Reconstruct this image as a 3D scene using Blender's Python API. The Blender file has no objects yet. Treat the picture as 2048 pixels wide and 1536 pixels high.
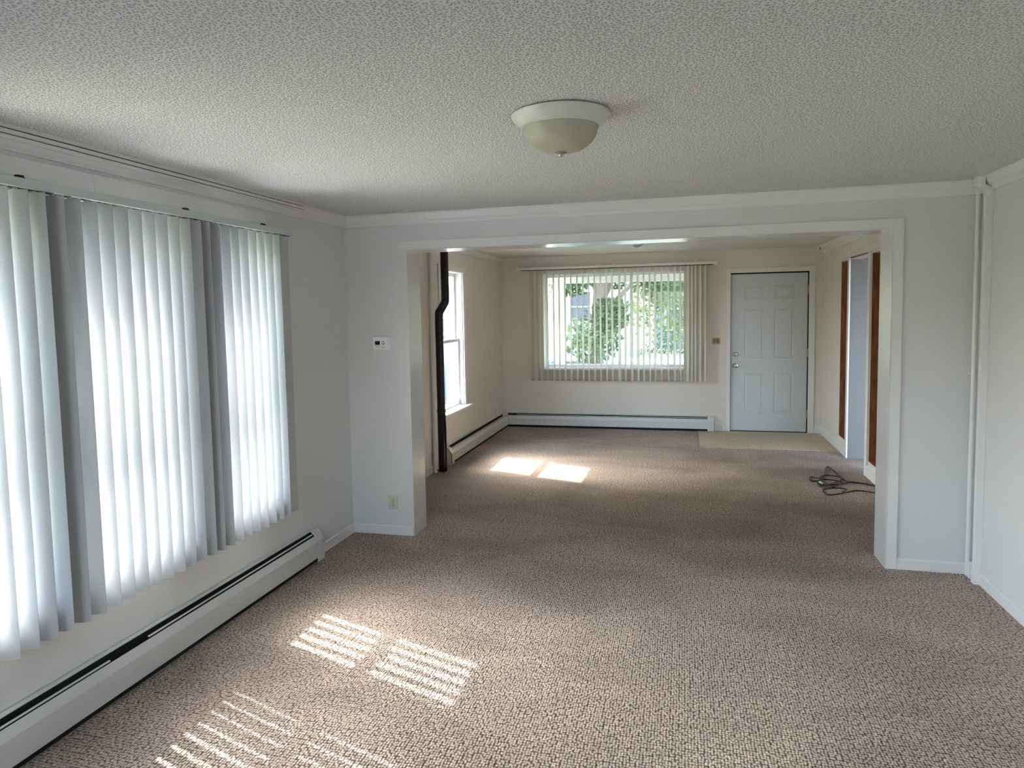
import bpy, bmesh, math, random
from mathutils import Vector, Matrix
random.seed(7)
C = bpy.context.scene.collection
scn = bpy.context.scene

# ------------------------------------------------------------ camera, sky, sun, exposure
F_PX, PITCH, YAW, ROLL, CAM_H = 1400.0, math.radians(-4.2602), math.radians(14.9215), math.radians(-1.082), 1.6229
CX, CY = -29.44, -42.30
fw = Vector((-math.sin(YAW)*math.cos(PITCH), math.cos(YAW)*math.cos(PITCH), math.sin(PITCH)))
rt = fw.cross(Vector((0, 0, 1))).normalized(); up = rt.cross(fw)
cr, sr = math.cos(ROLL), math.sin(ROLL)
r2 = rt*cr + up*sr; u2 = up*cr - rt*sr
cam_d = bpy.data.cameras.new('camera'); cam = bpy.data.objects.new('camera', cam_d); C.objects.link(cam)
m = Matrix((r2, u2, -fw)).transposed().to_4x4(); m.translation = Vector((0, 0, CAM_H)); cam.matrix_world = m
cam_d.sensor_width = 36.0; cam_d.sensor_fit = 'HORIZONTAL'; cam_d.lens = F_PX*36.0/2048.0
cam_d.shift_x = -CX/2048.0; cam_d.shift_y = CY/2048.0; cam_d.clip_start = 0.05; cam_d.clip_end = 300
scn.camera = cam
vs = scn.view_settings
vs.view_transform = 'Standard'; vs.look = 'None'; vs.gamma = 1.0; vs.use_curve_mapping = False; vs.exposure = 1.54
scn.cycles.use_denoising = True
scn.cycles.max_bounces = 14; scn.cycles.diffuse_bounces = 8; scn.cycles.glossy_bounces = 4
scn.cycles.transmission_bounces = 8; scn.cycles.transparent_max_bounces = 16
scn.cycles.caustics_reflective = False; scn.cycles.caustics_refractive = False
scn.cycles.sample_clamp_indirect = 8.0

SUN_DIR = Vector((1.0, -0.35, -1.163)).normalized()
world = bpy.data.worlds.new('world'); scn.world = world; world.use_nodes = True
wn = world.node_tree; wn.nodes.clear()
wo = wn.nodes.new('ShaderNodeOutputWorld'); wb = wn.nodes.new('ShaderNodeBackground'); sk = wn.nodes.new('ShaderNodeTexSky')
sk.sky_type = 'NISHITA'; sk.sun_disc = False
sk.sun_elevation = math.asin(-SUN_DIR.z); sk.sun_rotation = math.atan2(-SUN_DIR.x, -SUN_DIR.y)
sk.air_density = 1.0; sk.dust_density = 3.5; sk.ozone_density = 1.0
hs = wn.nodes.new('ShaderNodeHueSaturation'); hs.inputs['Saturation'].default_value = 0.7
wn.links.new(sk.outputs[0], hs.inputs['Color']); wn.links.new(hs.outputs[0], wb.inputs[0])
wb.inputs[1].default_value = 1.75
wn.links.new(wb.outputs[0], wo.inputs[0])
sl = bpy.data.lights.new('sun', 'SUN'); sl.energy = 6.0; sl.angle = math.radians(0.53); sl.color = (1.0, 0.975, 0.95)
so = bpy.data.objects.new('sun', sl); C.objects.link(so)
so.rotation_euler = SUN_DIR.to_track_quat('-Z', 'Y').to_euler(); so.location = (-20, 10, 25)

def portal(loc, rot, sx, sy):
    l = bpy.data.lights.new('window_portal', 'AREA'); l.shape = 'RECTANGLE'; l.size = sx; l.size_y = sy
    l.cycles.is_portal = True
    o = bpy.data.objects.new('window_portal', l); C.objects.link(o); o.location = loc; o.rotation_euler = rot
P2 = math.pi/2
portal((-2.70, 7.32, 1.32), (0, -P2, 0), 1.6, 0.85)      # side window of the far room (light faces +x)
portal((-2.70, 2.30, 1.32), (0, -P2, 0), 1.6, 3.1)       # side windows of the near room
portal((-0.9, 9.72, 1.45), (-P2, 0, 0), 2.1, 1.4)        # front picture window
portal((-0.8, -2.82, 1.55), (P2, 0, 0), 1.85, 1.25)         # added fill-light window behind the camera
portal((3.66, 6.0, 1.32), (0, P2, 0), 1.65, 1.4)         # added fill-light window in the hallway

# ------------------------------------------------------------ materials
def srgb(r, g, b):
    f = lambda c: (c/255/12.92) if c/255 <= 0.04045 else ((c/255+0.055)/1.055)**2.4
    return (f(r), f(g), f(b), 1)

def mat(name, col, rough=0.6, metal=0.0, var=0.03, vscale=3.0, bump=0.0, bscale=60.0, spec=0.5):
    m = bpy.data.materials.new(name); m.use_nodes = True; n = m.node_tree; b = n.nodes['Principled BSDF']
    b.inputs['Roughness'].default_value = rough; b.inputs['Metallic'].default_value = metal
    b.inputs['Specular IOR Level'].default_value = spec
    tc = n.nodes.new('ShaderNodeTexCoord')
    nz = n.nodes.new('ShaderNodeTexNoise'); nz.inputs['Scale'].default_value = vscale; nz.inputs['Detail'].default_value = 4
    mx = n.nodes.new('ShaderNodeMix'); mx.data_type = 'RGBA'
    mx.inputs[6].default_value = tuple(c*(1-var) for c in col[:3])+(1,)
    mx.inputs[7].default_value = tuple(min(1, c*(1+var)) for c in col[:3])+(1,)
    n.links.new(tc.outputs['Object'], nz.inputs['Vector']); n.links.new(nz.outputs['Fac'], mx.inputs[0])
    n.links.new(mx.outputs[2], b.inputs['Base Color'])
    if bump:
        z2 = n.nodes.new('ShaderNodeTexNoise'); z2.inputs['Scale'].default_value = bscale; z2.inputs['Detail'].default_value = 3
        bp = n.nodes.new('ShaderNodeBump'); bp.inputs['Strength'].default_value = bump; bp.inputs['Distance'].default_value = 0.004
        n.links.new(tc.outputs['Object'], z2.inputs['Vector']); n.links.new(z2.outputs['Fac'], bp.inputs['Height'])
        n.links.new(bp.outputs[0], b.inputs['Normal'])
    return m

M = {}
M['wall'] = mat('wall_paint', (0.70, 0.705, 0.71, 1), 0.55, bump=0.12, bscale=25, var=0.015)
M['wall_warm'] = mat('wall_paint_warm', (0.74, 0.69, 0.64, 1), 0.55, bump=0.12, bscale=25, var=0.015)
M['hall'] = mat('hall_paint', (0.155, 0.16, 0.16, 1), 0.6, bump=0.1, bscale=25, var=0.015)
M['trim'] = mat('trim_paint', (0.775, 0.775, 0.77, 1), 0.32, var=0.01)
M['jamb'] = mat('satin_paint', (0.725, 0.725, 0.72, 1), 0.22, var=0.01)
M['door'] = mat('door_paint', (0.57, 0.61, 0.625, 1), 0.42, var=0.01)
M['heater'] = mat('heater_enamel', (0.64, 0.66, 0.645, 1), 0.35, var=0.015)
M['heater_cream'] = mat('heater_cream_enamel', (0.66, 0.65, 0.60, 1), 0.35, var=0.015)
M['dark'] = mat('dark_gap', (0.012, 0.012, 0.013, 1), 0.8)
M['fin'] = mat('heater_fin_metal', (0.10, 0.10, 0.10, 1), 0.45, 0.8)
M['pipe'] = mat('black_pipe_gloss', (0.008, 0.008, 0.009, 1), 0.18, var=0.0)
M['cord'] = mat('black_cord_rubber', (0.012, 0.012, 0.013, 1), 0.4)
M['brass'] = mat('brass', (0.62, 0.48, 0.22, 1), 0.25, 1.0)
M['nickel'] = mat('nickel', (0.62, 0.60, 0.52, 1), 0.2, 1.0)
M['plastic'] = mat('white_plastic', (0.86, 0.88, 0.90, 1), 0.35, var=0.0)
M['cream'] = mat('cream_plastic', (0.62, 0.60, 0.50, 1), 0.4, var=0.0)
M['screen'] = mat('lcd_screen', (0.006, 0.007, 0.008, 1), 0.15, var=0.0)
M['ink'] = mat('grey_ink', (0.12, 0.12, 0.13, 1), 0.6, var=0.0)
M['fixture'] = mat('fixture_white_enamel', (0.66, 0.665, 0.63, 1), 0.35, var=0.01)
M['rail'] = mat('blind_rail', (0.55, 0.60, 0.60, 1), 0.35, var=0.0)
M['rail_cream'] = mat('blind_rail_cream', (0.85, 0.84, 0.80, 1), 0.35, var=0.0)
M['vinylwin'] = mat('window_vinyl', (0.78, 0.78, 0.80, 1), 0.35, var=0.0)
M['siding_blue'] = mat('siding_blue', (0.22, 0.28, 0.31, 1), 0.7)
M['siding_white'] = mat('siding_white', (0.16, 0.185, 0.21, 1), 0.7)
M['roof'] = mat('roof_shingle', (0.10, 0.10, 0.11, 1), 0.9, var=0.3, vscale=20)
M['concrete'] = mat('concrete', (0.25, 0.245, 0.24, 1), 0.9, var=0.1, vscale=8)
M['asphalt'] = mat('asphalt', (0.16, 0.16, 0.17, 1), 0.9, var=0.1, vscale=8)
M['grass'] = mat('grass', (0.20, 0.22, 0.13, 1), 0.9, var=0.35, vscale=6)
M['bark'] = mat('bark', (0.13, 0.10, 0.08, 1), 0.9, var=0.3, vscale=14, bump=0.6, bscale=20)
M['porch'] = mat('porch_paint', (0.62, 0.62, 0.61, 1), 0.5)
M['car'] = mat('car_paint', (0.20, 0.38, 0.50, 1), 0.25)
M['tyre'] = mat('tyre', (0.02, 0.02, 0.02, 1), 0.8)
M['winglass_dark'] = mat('dark_window', (0.05, 0.06, 0.08, 1), 0.08, var=0)
M['exterior'] = mat('exterior_siding', (0.62, 0.63, 0.62, 1), 0.7)

def glass_mat():
    m = bpy.data.materials.new('window_glass'); m.use_nodes = True; n = m.node_tree; n.nodes.clear()
    o = n.nodes.new('ShaderNodeOutputMaterial'); t = n.nodes.new('ShaderNodeBsdfTransparent'); g = n.nodes.new('ShaderNodeBsdfGlossy')
    t.inputs[0].default_value = (0.93, 0.96, 0.95, 1); g.inputs['Roughness'].default_value = 0.0
    lw0 = n.nodes.new('ShaderNodeLayerWeight'); pw = n.nodes.new('ShaderNodeMath'); pw.operation = 'POWER'; pw.inputs[1].default_value = 5
    n.links.new(lw0.outputs['Facing'], pw.inputs[0]); lw = n.nodes.new('ShaderNodeMath'); lw.operation = 'MULTIPLY_ADD'; lw.inputs[1].default_value = 0.6; lw.inputs[2].default_value = 0.05
    n.links.new(pw.outputs[0], lw.inputs[0])
    x = n.nodes.new('ShaderNodeMixShader'); n.links.new(lw.outputs[0], x.inputs[0]); n.links.new(t.outputs[0], x.inputs[1]); n.links.new(g.outputs[0], x.inputs[2])
    n.links.new(x.outputs[0], o.inputs[0]); return m
M['glass'] = glass_mat()

def vane_mat(name, col, tr):
    m = bpy.data.materials.new(name); m.use_nodes = True; n = m.node_tree; n.nodes.clear()
    o = n.nodes.new('ShaderNodeOutputMaterial'); d = n.nodes.new('ShaderNodeBsdfDiffuse'); t = n.nodes.new('ShaderNodeBsdfTranslucent')
    g = n.nodes.new('ShaderNodeBsdfGlossy'); g.inputs['Roughness'].default_value = 0.35
    nz = n.nodes.new('ShaderNodeTexNoise'); nz.inputs['Scale'].default_value = 8
    mc = n.nodes.new('ShaderNodeMix'); mc.data_type = 'RGBA'
    mc.inputs[6].default_value = tuple(c*0.98 for c in col)+(1,); mc.inputs[7].default_value = tuple(col)+(1,)
    n.links.new(nz.outputs['Fac'], mc.inputs[0]); n.links.new(mc.outputs[2], d.inputs[0]); n.links.new(mc.outputs[2], t.inputs[0])
    x = n.nodes.new('ShaderNodeMixShader'); x.inputs[0].default_value = tr
    y = n.nodes.new('ShaderNodeMixShader'); y.inputs[0].default_value = 0.04
    n.links.new(d.outputs[0], x.inputs[1]); n.links.new(t.outputs[0], x.inputs[2])
    n.links.new(x.outputs[0], y.inputs[1]); n.links.new(g.outputs[0], y.inputs[2]); n.links.new(y.outputs[0], o.inputs[0]); return m
M['vane'] = vane_mat('vane_vinyl_white', (0.51, 0.53, 0.555), 0.08)
M['vane_cream'] = vane_mat('vane_vinyl_cream', (0.85, 0.83, 0.76), 0.10)

def lampglass():
    m = vane_mat('frosted_bowl_glass', (0.60, 0.58, 0.48), 0.2); return m
M['bowl'] = lampglass()

def ceiling_mat(name, strength):
    m = bpy.data.materials.new(name); m.use_nodes = True; n = m.node_tree; b = n.nodes['Principled BSDF']
    b.inputs['Base Color'].default_value = (0.70, 0.705, 0.69, 1); b.inputs['Roughness'].default_value = 0.75
    tc = n.nodes.new('ShaderNodeTexCoord')
    nz = n.nodes.new('ShaderNodeTexNoise'); nz.inputs['Scale'].default_value = 30; nz.inputs['Detail'].default_value = 2
    ad = n.nodes.new('ShaderNodeMix'); ad.data_type = 'RGBA'; ad.blend_type = 'ADD'; ad.inputs[0].default_value = 0.02
    n.links.new(tc.outputs['Object'], ad.inputs[6]); n.links.new(tc.outputs['Object'], nz.inputs['Vector']); n.links.new(nz.outputs['Color'], ad.inputs[7])
    v = n.nodes.new('ShaderNodeTexVoronoi'); v.feature = 'F1'; v.voronoi_dimensions = '2D'; v.inputs['Scale'].default_value = 100; v.inputs['Randomness'].default_value = 0.8
    n.links.new(ad.outputs[2], v.inputs['Vector'])
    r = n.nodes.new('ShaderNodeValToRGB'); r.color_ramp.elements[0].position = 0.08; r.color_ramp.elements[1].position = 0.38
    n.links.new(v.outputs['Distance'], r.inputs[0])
    n2 = n.nodes.new('ShaderNodeTexNoise'); n2.inputs['Scale'].default_value = 170; n2.inputs['Detail'].default_value = 3
    n.links.new(tc.outputs['Object'], n2.inputs['Vector'])
    a = n.nodes.new('ShaderNodeMath'); a.operation = 'ADD'; n.links.new(r.outputs[0], a.inputs[0]); n.links.new(n2.outputs['Fac'], a.inputs[1])
    bp = n.nodes.new('ShaderNodeBump'); bp.inputs['Strength'].default_value = strength; bp.inputs['Distance'].default_value = 0.004
    n.links.new(a.outputs[0], bp.inputs['Height']); n.links.new(bp.outputs[0], b.inputs['Normal'])
    # shade in the pits painted into the base colour
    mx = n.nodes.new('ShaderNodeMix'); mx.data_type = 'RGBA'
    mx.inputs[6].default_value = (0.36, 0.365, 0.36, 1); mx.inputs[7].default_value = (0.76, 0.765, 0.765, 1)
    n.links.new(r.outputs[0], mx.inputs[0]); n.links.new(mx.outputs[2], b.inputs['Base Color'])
    return m
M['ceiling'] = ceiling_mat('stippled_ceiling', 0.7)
M['ceiling_flat'] = mat('flat_ceiling_paint', (0.66, 0.65, 0.62, 1), 0.6, bump=0.1, bscale=20)

def carpet_mat(name, c_lo, c_hi, scale=88, lowvar=0.2, strength=1.0):
    m = bpy.data.materials.new(name); m.use_nodes = True; n = m.node_tree; b = n.nodes['Principled BSDF']
    b.inputs['Roughness'].default_value = 0.95; b.inputs['Specular IOR Level'].default_value = 0.1
    b.inputs['Sheen Weight'].default_value = 0.15
    tc = n.nodes.new('ShaderNodeTexCoord')
    mp = n.nodes.new('ShaderNodeMapping'); mp.inputs['Scale'].default_value = (1.0, 0.8, 1.0)
    n.links.new(tc.outputs['Object'], mp.inputs[0])
    v = n.nodes.new('ShaderNodeTexVoronoi'); v.feature = 'F1'; v.voronoi_dimensions = '2D'; v.inputs['Scale'].default_value = scale; v.inputs['Randomness'].default_value = 0.5
    n.links.new(mp.outputs[0], v.inputs['Vector'])
    r = n.nodes.new('ShaderNodeValToRGB'); r.color_ramp.elements[0].position = 0.28; r.color_ramp.elements[1].position = 0.66
    r.color_ramp.elements[0].color = (1, 1, 1, 1); r.color_ramp.elements[1].color = (0, 0, 0, 1)
    n.links.new(v.outputs['Distance'], r.inputs[0])
    mx = n.nodes.new('ShaderNodeMix'); mx.data_type = 'RGBA'; mx.inputs[6].default_value = c_lo; mx.inputs[7].default_value = c_hi  # self-shading between the yarn loops painted in as a darker colour
    n.links.new(r.outputs[0], mx.inputs[0])
    # broad brushed-pile patches
    mp2 = n.nodes.new('ShaderNodeMapping'); mp2.inputs['Scale'].default_value = (0.9, 1.5, 1); mp2.inputs['Rotation'].default_value = (0, 0, 0.5)
    n.links.new(tc.outputs['Object'], mp2.inputs[0])
    nz = n.nodes.new('ShaderNodeTexNoise'); nz.inputs['Scale'].default_value = 1.1; nz.inputs['Detail'].default_value = 3; nz.inputs['Distortion'].default_value = 0.6
    n.links.new(mp2.outputs[0], nz.inputs['Vector'])
    mr = n.nodes.new('ShaderNodeMapRange'); mr.inputs[1].default_value = 0.35; mr.inputs[2].default_value = 0.65
    mr.inputs[3].default_value = 1-lowvar; mr.inputs[4].default_value = 1+lowvar
    n.links.new(nz.outputs['Fac'], mr.inputs[0])
    n3 = n.nodes.new('ShaderNodeTexNoise'); n3.inputs['Scale'].default_value = 38; n3.inputs['Detail'].default_value = 3
    n.links.new(tc.outputs['Object'], n3.inputs['Vector'])
    m3 = n.nodes.new('ShaderNodeMapRange'); m3.inputs[1].default_value = 0.3; m3.inputs[2].default_value = 0.7; m3.inputs[3].default_value = 0.80; m3.inputs[4].default_value = 1.20
    n.links.new(n3.outputs['Fac'], m3.inputs[0])
    mm = n.nodes.new('ShaderNodeMath'); mm.operation = 'MULTIPLY'; n.links.new(mr.outputs[0], mm.inputs[0]); n.links.new(m3.outputs[0], mm.inputs[1]); mr = mm
    vm = n.nodes.new('ShaderNodeVectorMath'); vm.operation = 'SCALE'; n.links.new(mx.outputs[2], vm.inputs[0]); n.links.new(mr.outputs[0], vm.inputs['Scale'])
    n.links.new(vm.outputs[0], b.inputs['Base Color'])
    bp = n.nodes.new('ShaderNodeBump'); bp.inputs['Strength'].default_value = strength; bp.inputs['Distance'].default_value = 0.008
    n2 = n.nodes.new('ShaderNodeTexNoise'); n2.inputs['Scale'].default_value = 350; n.links.new(tc.outputs['Object'], n2.inputs['Vector'])
    a = n.nodes.new('ShaderNodeMath'); a.operation = 'MULTIPLY_ADD'; a.inputs[1].default_value = 0.5
    n.links.new(n2.outputs['Fac'], a.inputs[0]); n.links.new(r.outputs[0], a.inputs[2])
    n.links.new(a.outputs[0], bp.inputs['Height']); n.links.new(bp.outputs[0], b.inputs['Normal'])
    return m
M['carpet'] = carpet_mat('brown_loop_carpet', (0.11, 0.08, 0.062, 1), (0.62, 0.495, 0.415, 1), strength=0.9)
M['carpet_tan'] = carpet_mat('tan_flat_carpet', (0.40, 0.33, 0.225, 1), (0.60, 0.50, 0.36, 1), 200, 0.08, 0.4)

def wood_mat():
    m = bpy.data.materials.new('stained_wood'); m.use_nodes = True; n = m.node_tree; b = n.nodes['Principled BSDF']
    b.inputs['Roughness'].default_value = 0.45
    tc = n.nodes.new('ShaderNodeTexCoord'); mp = n.nodes.new('ShaderNodeMapping'); mp.inputs['Scale'].default_value = (7, 7, 0.7)
    n.links.new(tc.outputs['Object'], mp.inputs[0])
    nz = n.nodes.new('ShaderNodeTexNoise'); nz.inputs['Scale'].default_value = 4; nz.inputs['Detail'].default_value = 6; nz.inputs['Distortion'].default_value = 1.2
    n.links.new(mp.outputs[0], nz.inputs['Vector'])
    r = n.nodes.new('ShaderNodeValToRGB'); r.color_ramp.elements[0].position = 0.3; r.color_ramp.elements[1].position = 0.72
    r.color_ramp.elements[0].color = (0.17, 0.06, 0.024, 1); r.color_ramp.elements[1].color = (0.46, 0.21, 0.10, 1)
    n.links.new(nz.outputs['Fac'], r.inputs[0]); n.links.new(r.outputs[0], b.inputs['Base Color']); return m
M['wood'] = wood_mat()

def leaf_mat(name, c1, c2):
    m = bpy.data.materials.new(name); m.use_nodes = True; n = m.node_tree; n.nodes.clear()
    o = n.nodes.new('ShaderNodeOutputMaterial'); d = n.nodes.new('ShaderNodeBsdfDiffuse'); t = n.nodes.new('ShaderNodeBsdfTranslucent')
    x = n.nodes.new('ShaderNodeMixShader'); x.inputs[0].default_value = 0.35
    tc = n.nodes.new('ShaderNodeTexCoord'); nz = n.nodes.new('ShaderNodeTexNoise'); nz.inputs['Scale'].default_value = 2.5
    mx = n.nodes.new('ShaderNodeMix'); mx.data_type = 'RGBA'; mx.inputs[6].default_value = c1; mx.inputs[7].default_value = c2
    n.links.new(tc.outputs['Object'], nz.inputs['Vector']); n.links.new(nz.outputs['Fac'], mx.inputs[0])
    n.links.new(mx.outputs[2], d.inputs[0]); n.links.new(mx.outputs[2], t.inputs[0])
    n.links.new(d.outputs[0], x.inputs[1]); n.links.new(t.outputs[0], x.inputs[2]); n.links.new(x.outputs[0], o.inputs[0]); return m
M['leaf'] = leaf_mat('leaf_green', (0.035, 0.065, 0.03, 1), (0.12, 0.17, 0.08, 1))

# ------------------------------------------------------------ mesh helpers
def bx(bm, x0, x1, y0, y1, z0, z1):
    vs_ = [bm.verts.new((x, y, z)) for x in (x0, x1) for y in (y0, y1) for z in (z0, z1)]
    for f in ((0, 1, 3, 2), (4, 6, 7, 5), (0, 4, 5, 1), (2, 3, 7, 6), (0, 2, 6, 4), (1, 5, 7, 3)):
        bm.faces.new([vs_[i] for i in f])
    return vs_

def prism(bm, prof, a0, a1, axis='y'):
    """prof: closed list of 2D points; extruded along an axis. axis y: (x,z); axis x: (y,z); axis z: (x,y)"""
    def P(p, a):
        return (p[0], a, p[1]) if axis == 'y' else (a, p[0], p[1]) if axis == 'x' else (p[0], p[1], a)
    A = [bm.verts.new(P(p, a0)) for p in prof]; B = [bm.verts.new(P(p, a1)) for p in prof]
    n = len(prof)
    for i in range(n):
        bm.faces.new((A[i], A[(i+1) % n], B[(i+1) % n], B[i]))
    bm.faces.new(A[::-1]); bm.faces.new(B)

def lathe(bm, prof, cx, cy, axis='z', seg=48, c3=0.0):
    """prof: (radius, height) list"""
    rings = []
    for r, h in prof:
        ring = []
        for k in range(seg):
            t = 2*math.pi*k/seg; a, b = r*math.cos(t), r*math.sin(t)
            ring.append(bm.verts.new((cx+a, cy+b, h) if axis == 'z' else (cx+a, h, c3+b) if axis == 'y' else (h, cy+a, c3+b)))
        rings.append(ring)
    for i in range(len(rings)-1):
        for k in range(seg):
            bm.faces.new((rings[i][k], rings[i][(k+1) % seg], rings[i+1][(k+1) % seg], rings[i+1][k]))
    bm.faces.new(rings[0]); bm.faces.new(rings[-1][::-1])

def tube(bm, pts, r, seg=10, closed_ends=True):
    pts = [Vector(p) for p in pts]; rings = []
    prev = None
    for i, p in enumerate(pts):
        d = (pts[min(i+1, len(pts)-1)]-pts[max(i-1, 0)]).normalized()
        if prev is None:
            a = d.cross(Vector((0, 0, 1)))
            if a.length < 1e-3: a = d.cross(Vector((1, 0, 0)))
            a.normalize()
        else:
            a = (prev - d*prev.dot(d)).normalized()
        prev = a; b = d.cross(a)
        rr = r[i] if isinstance(r, (list, tuple)) else r
        rings.append([bm.verts.new(p + a*rr*math.cos(2*math.pi*k/seg) + b*rr*math.sin(2*math.pi*k/seg)) for k in range(seg)])
    for i in range(len(rings)-1):
        for k in range(seg):
            bm.faces.new((rings[i][k], rings[i][(k+1) % seg], rings[i+1][(k+1) % seg], rings[i+1][k]))
    if closed_ends:
        bm.faces.new(rings[0]); bm.faces.new(rings[-1][::-1])

def catmull(pts, n=8):
    P = [Vector(p) for p in pts]; P = [P[0]]+P+[P[-1]]; out = []
    for i in range(1, len(P)-2):
        for k in range(n):
            t = k/n
            out.append(0.5*((2*P[i])+(P[i+1]-P[i-1])*t+(2*P[i-1]-5*P[i]+4*P[i+1]-P[i+2])*t*t+(3*P[i]-P[i-1]-3*P[i+1]+P[i+2])*t**3))
    out.append(P[-2]); return out

def obj(name, bm, material, parent=None, bevel=0.0, smooth=False):
    bmesh.ops.recalc_face_normals(bm, faces=bm.faces[:])
    me = bpy.data.meshes.new(name); bm.to_mesh(me); bm.free()
    o = bpy.data.objects.new(name, me); C.objects.link(o); me.materials.append(material)
    if smooth:
        for p in me.polygons: p.use_smooth = True
        me.set_sharp_from_angle(angle=math.radians(40))
    if bevel:
        b = o.modifiers.new('bevel', 'BEVEL'); b.width = bevel; b.segments = 2; b.limit_method = 'ANGLE'; b.angle_limit = math.radians(40)
    if parent:
        o.parent = parent
        o.matrix_parent_inverse = Matrix.Translation(parent.location).inverted() if parent.parent is None and parent.type == 'EMPTY' else Matrix.Identity(4)
    return o

def box(name, x0, x1, y0, y1, z0, z1, material, parent=None, bevel=0.0):
    bm = bmesh.new(); bx(bm, x0, x1, y0, y1, z0, z1); return obj(name, bm, material, parent, bevel)

def boxes(name, L, material, parent=None, bevel=0.0):
    bm = bmesh.new()
    for b in L: bx(bm, *b)
    return obj(name, bm, material, parent, bevel)

def tag(o, label=None, cat=None, group=None, kind=None):
    if label: o['label'] = label
    if cat: o['category'] = cat
    if group: o['group'] = group
    if kind: o['kind'] = kind
    return o

def thing(name, loc, label, cat, group=None, kind=None):
    o = bpy.data.objects.new(name, None); C.objects.link(o); o.location = loc; o.empty_display_size = 0.1
    return tag(o, label, cat, group, kind)

def S(o, label, cat):  # setting
    return tag(o, label, cat, kind='structure')

# ------------------------------------------------------------ dimensions
XL, XR, YP, YP2, ZC = -2.375, 1.655, 4.665, 4.905, 2.315
OXL, OXR, OZ = -1.895, 1.202, 2.066
BXL, BXR, BY, BZ = -2.4527, 1.675, 9.504, 2.346
XO = -2.62       # outer face of left walls
YB = -2.6        # wall behind the camera

# ------------------------------------------------------------ structure
def wall_x(name, xi, xo, y0, y1, z0, z1, holes, material, label):
    """wall normal to x with rectangular holes (ya,yb,za,zb), sorted by y"""
    L = []; y = y0; a, b = min(xi, xo), max(xi, xo)
    for (ya, yb, za, zb) in holes:
        L += [(a, b, y, ya, z0, z1), (a, b, ya, yb, z0, za), (a, b, ya, yb, zb, z1)]; y = yb
    L.append((a, b, y, y1, z0, z1))
    return S(boxes(name, [q for q in L if q[3]-q[2] > 1e-6 and q[5]-q[4] > 1e-6], material), label, 'wall')

def wall_y(name, yi, yo, x0, x1, z0, z1, holes, material, label):
    L = []; x = x0; a, b = min(yi, yo), max(yi, yo)
    for (xa, xb, za, zb) in holes:
        L += [(x, xa, a, b, z0, z1), (xa, xb, a, b, z0, za), (xa, xb, a, b, zb, z1)]; x = xb
    L.append((x, x1, a, b, z0, z1))
    return S(boxes(name, [q for q in L if q[1]-q[0] > 1e-6 and q[5]-q[4] > 1e-6], material), label, 'wall')

WZ0, WZ1 = 0.535, 2.075
NEAR = [(1.36, 2.02), (2.20, 2.84), (3.08, 3.62)]
wall_x('wall_left', XL, XO, YB-0.2, 4.79, -0.02, ZC+0.2, [(a, b, WZ0, WZ1) for a, b in NEAR], M['wall'], 'left wall of the near room, behind the vertical blinds')
FW = (6.94, 7.70)
wall_x('wall_far_left', BXL, XO, 4.79, BY+0.15, -0.02, BZ+0.2, [(FW[0], FW[1], WZ0, WZ1)], M['wall_warm'], 'left wall of the far room, with the narrow sash window')
wall_y('wall_partition', YP, YP2, XL-0.02, XR+0.3, -0.02, ZC+0.2, [(OXL, OXR, -0.02, OZ)], M['wall'], 'dividing wall with the wide cased opening')
PW = (-1.86, 0.06, 0.83, 2.10)
DX0, DX1, DZ = 0.575, 1.528, 2.055
wall_y('wall_back', BY, BY+0.16, BXL-0.02, 3.6, -0.02, BZ+0.2, [(PW[0], PW[1], PW[2], PW[3]), (DX0, DX1, -0.02, DZ)], M['wall_warm'], 'far wall with the picture window and front door')
wall_x('wall_right', XR, XR+0.2, YB-0.2, YP, -0.02, ZC+0.2, [], M['wall'], 'right wall of the near room')
wall_y('wall_rear', YB-0.2, YB, XL-0.02, XR+0.1, -0.02, ZC+0.2, [(-1.7, 0.1, 0.95, 2.15)], M['wall'], 'wall behind the camera with an added fill-light window')
# right wall of the far room, with doorway and two wood niches
N1, N2 = (8.085, 8.435), (6.78, 7.135)
DO = (7.235, 8.005)
L = []
for (ya, yb, za, zb) in [(YP2, N2[0], 0, BZ+.2), (N2[0], N2[1], 0, 0.15), (N2[0], N2[1], 2.105, BZ+.2), (N2[1], DO[0], 0, BZ+.2),
                         (DO[0], DO[1], 2.105, BZ+.2), (DO[1], N1[0], 0, BZ+.2), (N1[0], N1[1], 0, 0.168), (N1[0], N1[1], 2.105, BZ+.2), (N1[1], BY, 0, BZ+.2)]:
    L.append((BXR, BXR+0.115, ya, yb, za-0.02, zb))
S(boxes('wall_far_right', L, M['wall_warm']), 'right wall of the far room with a doorway between two wood niches', 'wall')
# hallway beyond the doorway
S(boxes('wall_hall', [(BXR-0.0005, 3.6, DO[1]-0.004, DO[1]-0.0005, -0.02, BZ+.2), (BXR+0.115, 3.6, DO[1], DO[1]+0.1, -0.02, BZ+.2), (3.5, 3.6, YP2, 5.3, -0.02, BZ+.2), (3.5, 3.6, 6.7, DO[1], -0.02, BZ+.2), (3.5, 3.6, 5.3, 6.7, -0.02, 0.5), (3.5, 3.6, 5.3, 6.7, 2.15, BZ+.2)], M['hall']), 'grey hallway wall seen through the doorway at right', 'wall')
S(box('floor', -2.62, 3.6, YB-0.2, BY+0.16, -0.12, 0.0, M['carpet']), 'brown looped carpet covering both rooms', 'floor')
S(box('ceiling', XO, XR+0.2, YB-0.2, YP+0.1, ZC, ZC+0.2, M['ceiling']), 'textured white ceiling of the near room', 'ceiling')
S(box('ceiling_far', XO, 3.6, YP+0.1, BY+0.16, BZ, BZ+0.2, M['ceiling_flat']), 'smooth ceiling of the far room', 'ceiling')

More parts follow.
